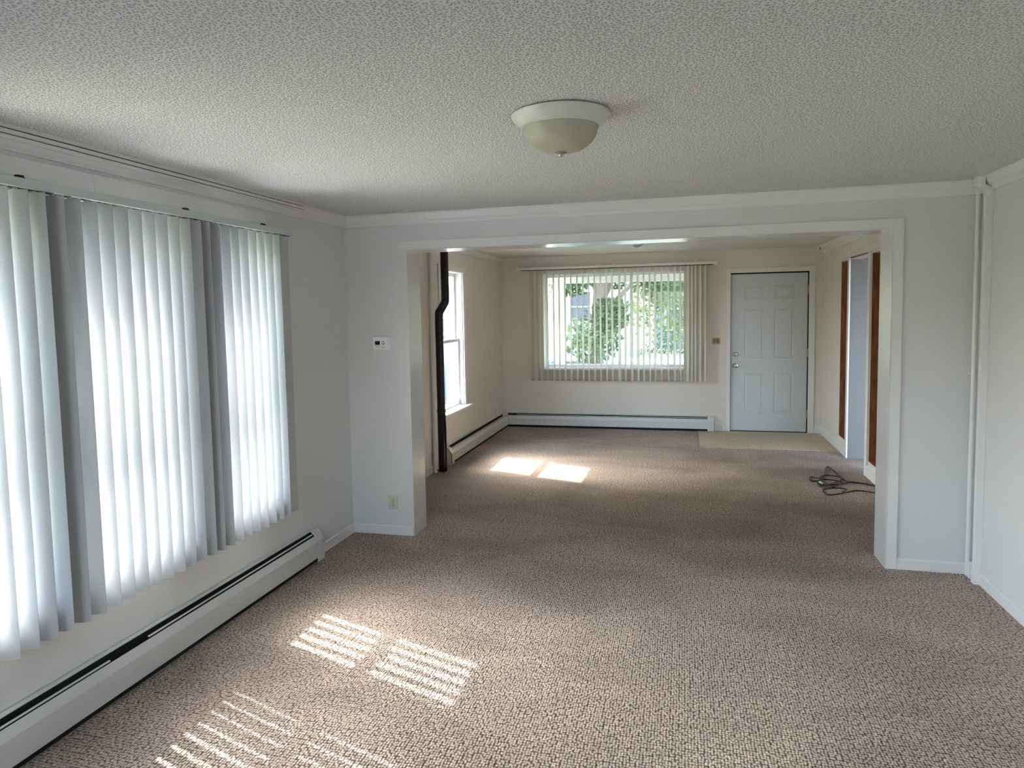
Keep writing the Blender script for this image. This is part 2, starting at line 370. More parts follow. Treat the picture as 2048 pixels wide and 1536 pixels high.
# baseboards
def bb_x(name, x, side, y0, y1, label, h=0.066, mt=None):
    t = 0.012*side
    bm = bmesh.new(); prism(bm, [(x, 0), (x+t, 0), (x+t, h-0.006), (x+t*0.5, h), (x, h)], y0, y1, 'y')
    return S(obj(name, bm, mt or M['trim']), label, 'baseboard')
def bb_y(name, y, side, x0, x1, label, h=0.066, mt=None):
    t = 0.012*side
    bm = bmesh.new(); prism(bm, [(y, 0), (y+t, 0), (y+t, h-0.006), (y+t*0.5, h), (y, h)], x0, x1, 'x')
    return S(obj(name, bm, mt or M['trim']), label, 'baseboard')
bb_x('baseboard_left', XL, 1, 4.105, YP-0.012, 'short white baseboard on the left wall beyond the heater')
bb_y('baseboard_partition_left', YP, -1, XL, OXL-0.002, 'white baseboard left of the opening')
bb_y('baseboard_partition_right', YP, -1, OXR+0.057, XR, 'white baseboard right of the opening')
bb_x('baseboard_right', XR, -1, YB, YP-0.012, 'white baseboard on the right wall')
bb_x('baseboard_far_left', BXL, 1, YP2, 6.56, 'white baseboard on the far room left wall before the black pipe', 0.08)
bb_y('baseboard_back_left', BY, -1, 0.395, 0.53, 'short white baseboard between far heater and door', 0.09)
bb_y('baseboard_back_right', BY, -1, 1.592, BXR, 'short white baseboard right of the front door', 0.09)
bb_x('baseboard_far_right', BXR, -1, DO[1]+0.0, BY-0.012, 'white baseboard under the far wood niche', 0.11)
bb_x('baseboard_far_right_near', BXR, -1, YP2, DO[0], 'white baseboard under the near wood niche', 0.11)

# crown mouldings
def crown(name, path_fn, a0, a1, axis, label, mt=None, z=ZC, h=0.078, d=0.05):
    prof = [(0, z-h), (0.012, z-h), (0.014, z-h+0.014), (0.017, z-h+0.020), (0.030, z-h+0.030), (d-0.008, z-0.016), (d-0.006, z-0.010), (d, z-0.009), (d, z), (0, z)]
    bm = bmesh.new(); prism(bm, [(path_fn(p), q) for p, q in prof], a0, a1, axis)
    return S(obj(name, bm, mt or M['trim']), label, 'crown moulding')
crown('trim_1', lambda p: YP-p, XL, XR-0.0, 'x', 'crown moulding above the wide opening')
crown('trim_2', lambda p: XL+p, YB, YP, 'y', 'crown moulding along the left wall of the near room')
crown('trim_3', lambda p: XR-p, YB, YP, 'y', 'crown moulding along the right wall of the near room')
crown('trim_4', lambda p: BXL+p, YP2, BY, 'y', 'crown moulding along the far room left wall', z=BZ, h=0.06, d=0.04)
crown('trim_5', lambda p: BXR-p, YP2, BY, 'y', 'crown moulding along the far room right wall', z=BZ, h=0.085, d=0.05)

# casing of the wide opening
W = 0.057
bm = bmesh.new()
bx(bm, OXL-W, OXR+W, YP-0.014, YP, OZ, OZ+W)
bx(bm, OXR, OXR+W, YP-0.014, YP, 0, OZ)
S(obj('trim_6', bm, M['trim'], bevel=0.0015), 'white casing over and right of the wide opening', 'door casing')
S(box('trim_7', OXL-W, OXL, YP-0.004, YP, 0.07, OZ, M['jamb']), 'flat white casing strip left of the wide opening', 'door casing')
bm = bmesh.new()
bx(bm, OXL, OXL+0.006, YP-0.004, YP2+0.002, 0, OZ); bx(bm, OXR-0.006, OXR, YP-0.016, YP2+0.002, 0, OZ); bx(bm, OXL, OXR, YP-0.008, YP2+0.002, OZ-0.006, OZ)
S(obj('trim_8', bm, M['jamb']), 'satin white jamb lining of the wide opening', 'jamb')

# near/far doorway casing and posts on the far right wall
bm = bmesh.new()
bx(bm, BXR-0.014, BXR, DO[0]-0.001, DO[1]+0.08, 2.105, 2.16); bx(bm, BXR-0.014, BXR, 6.70, DO[0], 2.105, 2.16)
bx(bm, BXR-0.014, BXR, DO[1]-0.006, DO[1]+0.022, 0, 2.105); bx(bm, BXR-0.014, BXR+0.115, DO[0]-0.022, DO[0]+0.001, 0, 2.105)
bx(bm, BXR, BXR+0.115, DO[0], DO[1]-0.005, 2.095, 2.105)
bx(bm, BXR-0.014, BXR, DO[1]+0.022, N1[0]-0.012, 0, 2.105); bx(bm, BXR-0.014, BXR, N2[1]+0.012, DO[0]-0.022, 0, 2.105)
S(obj('trim_9', bm, M['trim'], bevel=0.001), 'white casing of the doorway on the far right', 'door casing')

# ------------------------------------------------------------ wood niches
def niche(name, ya, yb, z0, z1, label):
    t = thing(name, (BXR, (ya+yb)/2, z0), label, 'niche', kind='structure')
    d = 0.085; w = 0.004
    boxes('wood_lining', [(BXR+0.002, BXR+d, ya, ya+w, z0, z1), (BXR+0.002, BXR+d, yb-w, yb, z0, z1), (BXR+0.002, BXR+d, ya, yb, z0, z0+w), (BXR+0.002, BXR+d, ya, yb, z1-w, z1)], M['wood'], t)
    box('wood_back', BXR+d, BXR+d+0.012, ya, yb, z0, z1, M['wood'], t)
niche('trim_10', N1[0], N1[1], 0.168, 2.105, 'tall brown wood niche beside the front door corner')
niche('trim_11', N2[0], N2[1], 0.15, 2.105, 'tall brown wood niche right of the doorway, nearer the opening')

# ------------------------------------------------------------ double-hung windows on the left side
def double_hung(n, y0, y1, xi, label, casing=None, stool=True):
    w = thing('window_%d' % n, (xi, (y0+y1)/2, WZ0), label, 'window', kind='structure')
    z0, z1, ym = WZ0, WZ1, 1.295
    # frame lining the hole
    boxes('window_frame', [(XO-0.01, xi, y0, y0+0.02, z0, z1), (XO-0.01, xi, y1-0.02, y1, z0, z1), (XO-0.01, xi, y0+0.02, y1-0.02, z1-0.02, z1), (XO-0.01, xi-0.02, y0+0.02, y1-0.02, z0, z0+0.02)], M['vinylwin'], w, 0.001)
    def sash(name, xc, za, zb, rail_b, rail_t):
        a, b = y0+0.02, y1-0.02; st = 0.038
        s = boxes(name, [(xc-0.016, xc+0.016, a, a+st, za, zb), (xc-0.016, xc+0.016, b-st, b, za, zb), (xc-0.016, xc+0.016, a+st, b-st, za, za+rail_b), (xc-0.016, xc+0.016, a+st, b-st, zb-rail_t, zb)], M['vinylwin'], w, 0.001)
        box('glass_pane', xc-0.002, xc+0.002, a+st-0.003, b-st+0.003, za+rail_b-0.003, zb-rail_t+0.003, M['glass'], s)
        return s
    xs = -2.515
    up_ = sash('upper_sash', xs-0.034, ym-0.018, z1-0.02, 0.036, 0.04)
    lo_ = sash('lower_sash', xs, z0+0.02, ym+0.018, 0.05, 0.036)
    box('sash_lock', xs+0.006, xs+0.026, (y0+y1)/2-0.025, (y0+y1)/2+0.025, ym+0.018, ym+0.03, M['nickel'], lo_)
    # exterior head trim and side trim
    boxes('outer_trim', [(XO-0.05, XO, y0-0.06, y1+0.06, z1-0.045, z1+0.06), (XO-0.05, XO, y0-0.06, y0+0.0, z0-0.05, z1-0.045), (XO-0.05, XO, y1-0.0, y1+0.06, z0-0.05, z1-0.045), (XO-0.07, XO, y0, y1, z0-0.05, z0)], M['exterior'], w)
    return w
for i, (a, b) in enumerate(NEAR):
    double_hung(i+1, a, b, XL, ['sash window behind the left blinds, partly outside the frame', 'middle sash window behind the left vertical blinds', 'sash window behind the left blinds, nearest the dividing wall'][i])
bm = bmesh.new(); x0, x1 = XL, XL+0.012
bx(bm, x0, x1+0.008, 1.29, 2.419, WZ1, 2.217); bx(bm, x0, x1+0.008, 2.421, 3.65, WZ1, 2.217)
for a, b in ((1.29, 1.36), (2.02, 2.20), (2.84, 3.08), (3.62, 3.65)): bx(bm, x0, x1, a, b, WZ0, WZ1)
S(obj('trim_12', bm, M['trim'], bevel=0.0015), 'white casing around the row of windows behind the blinds', 'window casing')
S(box('trim_13', XL, XL+0.04, 1.26, 3.72, WZ0-0.02, WZ0+0.002, M['trim'], bevel=0.003), 'window sill behind the left blinds', 'window sill')
w4 = double_hung(4, FW[0], FW[1], BXL, 'narrow white sash window beside the black pipe')
boxes('window_casing', [(BXL, BXL+0.016, FW[0]-0.07, FW[1]+0.07, WZ1-0.015, WZ1+0.045), (BXL, BXL+0.016, FW[0]-0.07, FW[0]+0.008, WZ0, WZ1-0.015), (BXL, BXL+0.016, FW[1]-0.008, FW[1]+0.07, WZ0, WZ1-0.015)], M['trim'], w4, 0.002)
box('window_sill', BXL-0.05, BXL+0.075, FW[0]-0.10, FW[1]+0.10, WZ0-0.012, WZ0+0.012, M['trim'], w4, 0.004)

# picture window
w5 = thing('window_5', (-0.9, BY, PW[2]), 'wide picture window behind the open vertical blinds', 'window', kind='structure')
a, b, c, d = PW
boxes('window_casing', [(a-0.07, b+0.07, BY-0.016, BY, d-0.005, d+0.07), (a-0.07, a+0.005, BY-0.016, BY, c, d-0.005), (b-0.005, b+0.07, BY-0.016, BY, c, d-0.005)], M['trim'], w5, 0.002)
box('window_sill', a-0.10, b+0.10, BY-0.05, BY+0.06, c-0.035, c-0.005, M['trim'], w5, 0.004)
fr = boxes('window_frame', [(a, a+0.035, BY+0.06, BY+0.15, c, d), (b-0.035, b, BY+0.06, BY+0.15, c, d), (a+0.035, b-0.035, BY+0.06, BY+0.15, d-0.04, d), (a+0.035, b-0.035, BY+0.06, BY+0.15, c-0.005, c+0.035),
    (a, a+0.012, BY, BY+0.06, c, d), (b-0.012, b, BY, BY+0.06, c, d), (a, b, BY, BY+0.06, d-0.012, d)], M['vinylwin'], w5, 0.002)
box('glass_pane', a+0.03, b-0.03, BY+0.10, BY+0.105, c+0.03, d-0.035, M['glass'], fr)

# unseen rear window, added to fill the room with daylight
w6 = thing('window_6', (-0.8, YB, 0.6), 'added window behind the camera for fill light', 'window', kind='structure')
fr = boxes('window_frame', [(-1.7, -1.65, YB-0.15, YB, 0.95, 2.15), (0.05, 0.1, YB-0.15, YB, 0.95, 2.15), (-1.65, 0.05, YB-0.15, YB, 0.95, 1.0), (-1.65, 0.05, YB-0.15, YB, 2.10, 2.15), (-0.83, -0.77, YB-0.12, YB-0.04, 1.0, 2.10)], M['vinylwin'], w6, 0.002)
box('glass_pane', -1.66, 0.06, YB-0.10, YB-0.095, 0.99, 2.11, M['glass'], fr)

# unseen hallway window, added to brighten the hall and far room
w7 = thing('window_7', (3.5, 6.0, 0.5), 'added hallway window out of sight to the right, for fill light', 'window', kind='structure')
fr = boxes('window_frame', [(3.52, 3.58, 5.3, 5.35, 0.5, 2.15), (3.52, 3.58, 6.65, 6.7, 0.5, 2.15), (3.52, 3.58, 5.35, 6.65, 0.5, 0.55), (3.52, 3.58, 5.35, 6.65, 2.10, 2.15)], M['vinylwin'], w7, 0.002)
box('glass_pane', 3.548, 3.552, 5.34, 6.66, 0.54, 2.11, M['glass'], fr)

# ------------------------------------------------------------ front door
dr = thing('door_1', ((DX0+DX1)/2, BY, 0), 'pale grey six-panel front door', 'door', kind='structure')
boxes('door_casing', [(0.535, DX0+0.012, BY-0.018, BY, 0, 2.045), (DX1-0.008, 1.588, BY-0.018, BY, 0, 2.045), (0.535, 1.588, BY-0.018, BY, 2.045, 2.105)], M['trim'], dr, 0.002)
boxes('door_jamb', [(DX0, DX0+0.012, BY, BY+0.14, 0, 2.05), (DX1-0.008, DX1, BY, BY+0.14, 0, 2.05), (DX0, DX1, BY, BY+0.14, 2.043, 2.055)], M['dark'], dr)
box('weatherstrip', DX0+0.01, DX1-0.006, BY+0.055, BY+0.07, 0.0, 2.045, M['dark'], dr)
def door_slab(x0, x1, z0, z1, yf, th, panels, gr=0.012):
    bm = bmesh.new()
    xs = sorted({x0, x1}|{p[0] for p in panels}|{p[1] for p in panels}); zs = sorted({z0, z1}|{p[2] for p in panels}|{p[3] for p in panels})
    def q(x, y, z): return bm.verts.new((x, y, z))
    for i in range(len(xs)-1):
        for j in range(len(zs)-1):
            cx, cz = (xs[i]+xs[i+1])/2, (zs[j]+zs[j+1])/2
            if any(p[0] < cx < p[1] and p[2] < cz < p[3] for p in panels): continue
            bm.faces.new([q(xs[i], yf, zs[j]), q(xs[i+1], yf, zs[j]), q(xs[i+1], yf, zs[j+1]), q(xs[i], yf, zs[j+1])])
    for p in panels:
        rings = []
        for ins, dy in ((0, 0), (0.004, 0.005), (0.014, 0.007), (0.020, 0.007), (0.034, 0.001)):
            rings.append([q(p[0]+ins, yf+dy, p[2]+ins), q(p[1]-ins, yf+dy, p[2]+ins), q(p[1]-ins, yf+dy, p[3]-ins), q(p[0]+ins, yf+dy, p[3]-ins)])
        for r in range(4):
            for k in range(4):
                bm.faces.new((rings[r][k], rings[r][(k+1) % 4], rings[r+1][(k+1) % 4], rings[r+1][k]))
        bm.faces.new(rings[-1])
    bmesh.ops.remove_doubles(bm, verts=bm.verts[:], dist=1e-5)
    o = [q(x0, yf, z0), q(x1, yf, z0), q(x1, yf, z1), q(x0, yf, z1)]; k = [q(x0, yf+th, z0), q(x1, yf+th, z0), q(x1, yf+th, z1), q(x0, yf+th, z1)]
    for i in range(4): bm.faces.new((o[i], o[(i+1) % 4], k[(i+1) % 4], k[i]))
    bm.faces.new(k[::-1]); return bm
pn = [(0.757, 0.992, 1.708, 1.880), (1.116, 1.351, 1.708, 1.880), (0.757, 0.992, 0.953, 1.590), (1.116, 1.351, 0.953, 1.590), (0.760, 0.992, 0.240, 0.768), (1.118, 1.349, 0.240, 0.768)]
slab = obj('door_slab', door_slab(0.593, 1.508, 0.012, 2.028, BY+0.012, 0.042, pn), M['door'], dr)
def knob(name, x, z, big, parent):
    bm = bmesh.new(); y = BY+0.012
    if big: lathe(bm, [(0.030, y), (0.031, y-0.006), (0.014, y-0.012), (0.012, y-0.03), (0.024, y-0.036), (0.029, y-0.048), (0.026, y-0.058), (0.012, y-0.063)], x, 0, 'y', 28, z)
    else: lathe(bm, [(0.028, y), (0.029, y-0.006), (0.026, y-0.016), (0.020, y-0.022), (0.010, y-0.023)], x, 0, 'y', 28, z)
    o = obj(name, bm, M['nickel'], parent, smooth=True); o['label'] = 'brushed nickel ' + name.replace('_', ' '); return o
knob('door_handle', 0.655, 0.857, True, slab); knob('deadbolt', 0.655, 1.002, False, slab)
box('deadbolt_turn', 0.651, 0.659, BY-0.022, BY-0.010, 0.988, 1.016, M['nickel'], dr)
for z in (1.816, 1.019, 0.245):
    bm = bmesh.new(); bx(bm, 1.505, 1.528, BY-0.004, BY+0.012, z-0.05, z+0.05); lathe(bm, [(0.007, z-0.052), (0.007, z+0.052)], 1.513, BY-0.006, 'z', 12)
    h = obj('hinge', bm, M['brass'], dr); h['label'] = 'brass hinge'
box('threshold', DX0, DX1, BY-0.0, BY+0.14, 0.0, 0.012, M['dark'], dr)

# ------------------------------------------------------------ tan carpet at the door
em = tag(box('entry_carpet', 0.19, BXR-0.013, 8.34, BY-0.02, 0.0, 0.005, M['carpet_tan']), 'flat tan carpet rectangle on the floor in front of the door', 'carpet')

# ------------------------------------------------------------ baseboard heaters
def heater_profile(h, d):
    return dict(back=[(0, 0.02), (0.004, 0.02), (0.004, h-0.012), (0.019, h-0.008), (0.020, h-0.004), (0.004, h-0.000), (0, h)],
                cover=[(d*0.70, h-0.038), (d*0.74, h-0.034), (d, h-0.075), (d, 0.034), (d-0.010, 0.034), (d-0.010, 0.038), (d-0.003, 0.038), (d-0.003, h-0.076), (d*0.70+0.002, h-0.042)])
def heater(name, tf, a0, a1, h, d, ends, mt, label, axis, dampers, joints=()):
    """tf: maps distance-from-wall to coordinate"""
    mid = (a0+a1)/2; t = thing(name, (tf(0), mid, 0) if axis == 'y' else (mid, tf(0), 0), label, 'heater')
    pr = heater_profile(h, d)
    def mk(nm, prof, b0, b1, m_): 
        bm = bmesh.new(); prism(bm, [(tf(p), q) for p, q in prof], b0, b1, axis); return obj(nm, bm, m_, t)
    e0 = 0.085
    mk('back_panel', pr['back'], a0+0.004, a1-0.004, mt)
    cuts = [a0+0.01]+list(joints)+[a1-0.01]
    for i in range(len(cuts)-1):
        mk('front_cover', pr['cover'], cuts[i]+(0.001 if i else 0), cuts[i+1]-0.001, mt)
    # fin element inside
    bm = bmesh.new(); n = int((a1-a0-0.1)/0.012)
    for k in range(n):
        y = a0+0.05+k*0.012
        A = (tf(0.012), tf(d-0.014)); lo, hi = min(A), max(A)
        if axis == 'y': bx(bm, lo, hi, y, y+0.001, 0.06, h-0.07)
        else: bx(bm, y, y+0.001, lo, hi, 0.06, h-0.07)
    f = obj('fin_element', bm, M['fin'], t); f['kind'] = 'stuff'
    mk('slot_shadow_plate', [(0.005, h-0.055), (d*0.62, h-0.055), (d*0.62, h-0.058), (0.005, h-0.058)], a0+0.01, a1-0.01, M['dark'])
    mk('floor_shade_plate', [(0.005, 0.03), (d-0.012, 0.03), (d-0.012, 0.028), (0.005, 0.028)], a0+0.01, a1-0.01, M['dark'])  # near-black sheet standing in for the shade inside the casing
    mk('slot_shade_back', [(0.0045, h-0.055), (0.0065, h-0.055), (0.0065, h-0.017), (0.0045, h-0.017)], a0+0.01, a1-0.01, M['dark'])  # near-black plate over the pale back panel, painting the slot's shade
    mk('toe_shade_plate', [(d-0.024, 0.0), (d-0.022, 0.0), (d-0.022, 0.030), (d-0.024, 0.030)], a0+0.01, a1-0.01, M['dark'])  # near-black strip standing in for the contact shadow under the cover
    for (b0, b1, z0, z1) in dampers:
        bm = bmesh.new()
        pts = [(0.033, 0.001), (0.0405, -0.002), (0.0405, -0.0045), (0.033, -0.0015)]
        A = []
        for (yy, zz) in ((b0, z0), (b1, z1)):
            A.append([bm.verts.new((tf(p*d/0.066), yy, zz+q) if axis == 'y' else (yy, tf(p*d/0.066), zz+q)) for p, q in pts])
        for i in range(4): bm.faces.new((A[0][i], A[0][(i+1) % 4], A[1][(i+1) % 4], A[1][i]))
        bm.faces.new(A[0][::-1]); bm.faces.new(A[1]); obj('damper', bm, mt, t)
    for e in ends:
        y0, y1 = (a1-e0, a1) if e == 1 else (a0, a0+e0)
        cap = [(0, h+0.002), (0.012, h+0.002), (d*0.62, h-0.022), (d+0.002, h-0.072), (d+0.002, 0.0), (0, 0.0)]
        full = [(p, q) for p, q in cap]
        mk('end_cap', full, (y1-0.004 if e == 1 else y0), (y1 if e == 1 else y0+0.004), mt)
        mk('end_cover', [(0, h+0.002), (0.012, h+0.002), (d*0.62, h-0.022), (d+0.002, h-0.072), (d+0.002, 0.006), (d-0.004, 0.006), (d-0.004, h-0.078), (d*0.58, h-0.03), (0.01, h-0.006), (0, h-0.006)], y0, y1, mt)
    return t
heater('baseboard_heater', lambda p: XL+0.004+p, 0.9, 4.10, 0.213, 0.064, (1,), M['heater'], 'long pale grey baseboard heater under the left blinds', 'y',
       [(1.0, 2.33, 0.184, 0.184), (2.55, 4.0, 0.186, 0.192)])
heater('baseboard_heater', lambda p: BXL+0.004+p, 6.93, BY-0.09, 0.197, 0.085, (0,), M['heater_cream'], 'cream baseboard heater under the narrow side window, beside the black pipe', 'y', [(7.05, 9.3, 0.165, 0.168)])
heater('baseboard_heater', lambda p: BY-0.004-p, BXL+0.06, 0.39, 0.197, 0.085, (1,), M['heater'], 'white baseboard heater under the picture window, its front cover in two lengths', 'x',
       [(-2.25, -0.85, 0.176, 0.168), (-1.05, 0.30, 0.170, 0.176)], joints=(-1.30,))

# ------------------------------------------------------------ vertical blinds
def vane_mesh(width, z0, z1, a_bot, a_top, arc, twist_z=0.5, n=9):
    """curved vinyl vane, chord angle from the x axis; origin at its centre line"""
    bm = bmesh.new(); rows = []
    zs = [z0, z0+0.15, z0+(z1-z0)*0.35, z0+(z1-z0)*0.55, z0+(z1-z0)*0.7, z0+(z1-z0)*0.82, z0+(z1-z0)*0.92, z1]
    for z in zs:
        f = max(0, (z-z0)/(z1-z0)-0.45)/0.55; ang = a_bot + (a_top-a_bot)*f**1.3
        c, s = math.cos(ang), math.sin(ang); row = []
        R = width/(2*math.sin(arc/2))
        for side in (0, 1):
            r = []
            for k in range(n):
                th = -arc/2 + arc*k/(n-1)
                u = R*math.sin(th); v = R*(math.cos(arc/2)-math.cos(th)) + (0.0009 if side else 0)
                r.append(bm.verts.new((u*c - v*s, u*s + v*c, z)))
            row.append(r)
        rows.append(row)
    for i in range(len(rows)-1):
        for s_ in (0, 1):
            for k in range(n-1):
                bm.faces.new((rows[i][s_][k], rows[i][s_][k+1], rows[i+1][s_][k+1], rows[i+1][s_][k]))
        for k in (0, n-1):
            bm.faces.new((rows[i][0][k], rows[i][1][k], rows[i+1][1][k], rows[i+1][0][k]))
    for i in (0, -1):
        for k in range(n-1): bm.faces.new((rows[i][0][k], rows[i][0][k+1], rows[i][1][k+1], rows[i][1][k]))
    return bm

R_ = math.radians
BXC = -2.303
bl = thing('vertical_blind', (BXC, 2.3, 2.1), 'closed white vertical blinds over the left windows', 'blinds')
bm = bmesh.new()
prism(bm, [(BXC-0.022, 2.095), (BXC-0.022, 2.128), (BXC+0.022, 2.128), (BXC+0.022, 2.095), (BXC+0.010, 2.093), (BXC+0.010, 2.100), (BXC-0.010, 2.100), (BXC-0.010, 2.093)], 0.95, 3.815, 'y')
obj('head_rail', bm, M['rail'], bl, bevel=0.001)
boxes('track_slot', [(BXC-0.009, BXC+0.009, 0.96, 3.812, 2.092, 2.0995)], M['dark'], bl)
for y in (1.2, 2.02, 2.885, 3.522):
    bm = bmesh.new(); bx(bm, XL+0.012, BXC+0.022, y-0.016, y+0.016, 2.128, 2.131); bx(bm, BXC+0.004, BXC+0.022, y-0.012, y+0.012, 2.131, 2.137)
    obj('mounting_bracket', bm, M['dark'], bl)
for i in range(35):
    y = 3.715-0.0775*i
    rnd = random.uniform(-1, 1)
    if i == 0: a_b = 52
    elif y > 2.98: a_b = 5 + 2.0*rnd
    elif y > 2.44: a_b = 27 + 3*rnd
    elif y > 2.02: a_b = 17 + 2.5*rnd
    else: a_b = 27 + 3*rnd
    a_t = a_b-9
    bm = vane_mesh(0.089, 0.428, 2.086, R_(a_b), R_(a_t), R_(44))
    v = obj('vane', bm, M['vane'], bl, smooth=True)
    v.matrix_parent_inverse = Matrix.Identity(4); v.location = (BXC-bl.location.x, y-bl.location.y, -bl.location.z)
    h = boxes('vane_hanger', [(-0.006, 0.006, -0.006, 0.006, 2.078, 2.096)], M['cream'], v)

CYB = BY-0.085
bb = thing('vertical_blind', (-0.9, CYB, 2.18), 'open cream vertical blinds across the picture window', 'blinds')
bm = bmesh.new()
prism(bm, [(CYB-0.022, 2.165), (CYB-0.022, 2.198), (CYB+0.022, 2.198), (CYB+0.022, 2.165)], -2.19, 0.405, 'x'); obj('head_rail', bm, M['rail_cream'], bb, bevel=0.001)
boxes('track_slot', [(-2.15, 0.37, CYB-0.012, CYB+0.016, 2.157, 2.165)], M['dark'], bb)
for x in (-2.2, 0.405):
    box('rail_end_cap', x-0.006, x+0.012, CYB-0.026, CYB+0.026, 2.158, 2.202, M['rail_cream'], bb)
for x in (-1.95, -0.9, 0.15):
    boxes('mounting_bracket', [(x-0.015, x+0.015, CYB, BY-0.001, 2.198, 2.202), (x-0.015, x+0.015, BY-0.004, BY-0.001, 2.17, 2.23)], M['rail_cream'], bb)
xs_b = [-2.042, -1.954, -1.872, -1.79, -1.703, -1.627, -1.547, -1.466, -1.383, -1.303, -1.227, -1.148, -1.07, -0.988, -0.914, -0.819, -0.741, -0.661, -0.579, -0.503, -0.427, -0.357, -0.277, -0.19, -0.11, -0.039, 0.038, 0.085, 0.128, 0.190, 0.250]
for i, x in enumerate(xs_b):
    f = (x+2.04)/2.3
    al = -27+8*f + random.uniform(-2.5, 2.5)        # angle away from +y, towards -x
    if i < 3: al = -44
    if 26 <= i: al = -48
    if i in (15, 17, 18): al -= 9
    ab = R_(90-al+0); at = R_(90-al-5)
    v = obj('vane', vane_mesh(0.089, 0.655, 2.156, ab, at, R_(40)), M['vane_cream'], bb, smooth=True)
    v.matrix_parent_inverse = Matrix.Identity(4); v.location = (x-bb.location.x, 0, -bb.location.z)
    boxes('vane_hanger', [(-0.006, 0.006, -0.006, 0.006, 2.145, 2.166)], M['cream'], v)
pts = []
for i in range(len(xs_b)-1):
    for k in range(6):
        t = k/6; pts.append((xs_b[i]+(xs_b[i+1]-xs_b[i])*t, CYB+0.036, 0.672-0.012*math.sin(math.pi*t)))
bm = bmesh.new(); tube(bm, pts, 0.0022, 6); obj('bottom_chain', bm, M['dark'], bb)

# ceiling-mounted curtain track along the left wall
ct = thing('curtain_track', (-2.30, 2, ZC), 'double-groove white curtain track on the ceiling above the left blinds', 'curtain track')
boxes('track_body', [(-2.325, -2.300, 0.6, 4.0, ZC-0.016, ZC), (-2.325, -2.306, 0.6, 4.0, ZC-0.021, ZC-0.016), (-2.325, -2.298, 0.6, 4.0, ZC-0.036, ZC-0.021), (-2.325, -2.306, 0.6, 4.0, ZC-0.040, ZC-0.036), (-2.325, -2.299, 0.6, 4.0, ZC-0.046, ZC-0.040)], M['trim'], ct)
boxes('groove_lining', [(-2.306, -2.3045, 0.601, 3.999, ZC-0.0212, ZC-0.0158), (-2.306, -2.3045, 0.601, 3.999, ZC-0.0402, ZC-0.0358)], M['dark'], ct)

# ------------------------------------------------------------ ceiling light
LX, LY = -0.422, 2.52
lt = thing('ceiling_light', (LX, LY, ZC), 'flush-mount ceiling light with white rim and frosted glass bowl', 'ceiling light')
bm = bmesh.new(); lathe(bm, [(0.160, ZC-0.001), (0.170, ZC-0.002), (0.176, ZC-0.006), (0.175, ZC-0.010), (0.160, ZC-0.030), (0.146, ZC-0.046), (0.139, ZC-0.051), (0.134, ZC-0.051), (0.134, ZC-0.045)], LX, LY, 'z', 72)
obj('rim', bm, M['fixture'], lt, smooth=True)
bm = bmesh.new(); lathe(bm, [(0.160, ZC), (0.160, ZC-0.003)], LX, LY, 'z', 48); obj('base_gasket', bm, M['dark'], lt)
bm = bmesh.new(); pr = [(0.133, ZC-0.046)]
for k in range(1, 15):
    t = k/14*math.pi/2; pr.append((0.131*math.cos(t)**0.82 if k < 14 else 0.006, ZC-0.048-0.088*math.sin(t)))
lathe(bm, pr, LX, LY, 'z', 72); obj('glass_bowl', bm, M['bowl'], lt, smooth=True)
bm = bmesh.new(); z = ZC-0.134; lathe(bm, [(0.006, z+0.004), (0.020, z), (0.022, z-0.003), (0.018, z-0.006), (0.009, z-0.009), (0.008, z-0.013), (0.003, z-0.015)], LX, LY, 'z', 32)
f = obj('finial', bm, M['nickel'], lt, smooth=True); f['label'] = 'small nickel finial'

# smoke detector on far ceiling
sd = thing('smoke_detector', (-0.50, 8.1, BZ), 'small round slotted smoke detector on the far room ceiling', 'smoke detector')
bm = bmesh.new(); lathe(bm, [(0.070, BZ), (0.070, BZ-0.012), (0.062, BZ-0.020), (0.060, BZ-0.020)], -0.50, 8.1, 'z', 40); obj('base', bm, M['plastic'], sd, smooth=True)
bm = bmesh.new()
for k in range(4):
    z = BZ-0.020-k*0.006; r = 0.058-k*0.009
    lathe(bm, [(r, z), (r, z-0.0035)], -0.50, 8.1, 'z', 40); lathe(bm, [(r-0.012, z-0.0035), (r-0.012, z-0.006)], -0.50, 8.1, 'z', 40)
obj('vent_rings', bm, M['rail'], sd)

# sensor in the far corner
se = thing('motion_sensor', (1.63, BY-0.03, 2.32), 'small white sensor box high in the far right corner', 'sensor')
box('sensor_body', 1.595, 1.655, BY-0.04, BY-0.001, 2.290, 2.338, M['plastic'], se, 0.003); box('sensor_lens', 1.628, 1.636, BY-0.043, BY-0.040, 2.296, 2.332, M['dark'], se)

# ------------------------------------------------------------ thermostat, outlet, switch
th = thing('thermostat', (-2.10, YP, 1.40), 'white programmable thermostat on the dividing wall', 'thermostat')
y = YP
box('wall_plate', -2.166, -2.038, y-0.006, y, 1.354, 1.455, M['plastic'], th, 0.002)
box('body', -2.160, -2.043, y-0.026, y-0.006, 1.359, 1.450, M['plastic'], th, 0.004)
s_ = box('display', -2.143, -2.106, y-0.0275, y-0.026, 1.395, 1.421, M['screen'], th)
boxes('display_digits', [(-2.130, -2.128, y-0.0280, y-0.0275, 1.403, 1.414), (-2.126, -2.124, y-0.0280, y-0.0275, 1.403, 1.414), (-2.126, -2.120, y-0.0280, y-0.0275, 1.4125, 1.414)], M['ink'], s_)
boxes('button_marks', [(-2.093, -2.062, y-0.0270, y-0.026, 1.408, 1.4095), (-2.090, -2.086, y-0.0270, y-0.026, 1.413, 1.422), (-2.080, -2.075, y-0.0270, y-0.026, 1.413, 1.424),
                       (-2.091, -2.084, y-0.0270, y-0.026, 1.396, 1.405), (-2.078, -2.071, y-0.0270, y-0.026, 1.393, 1.405)], M['ink'], th)
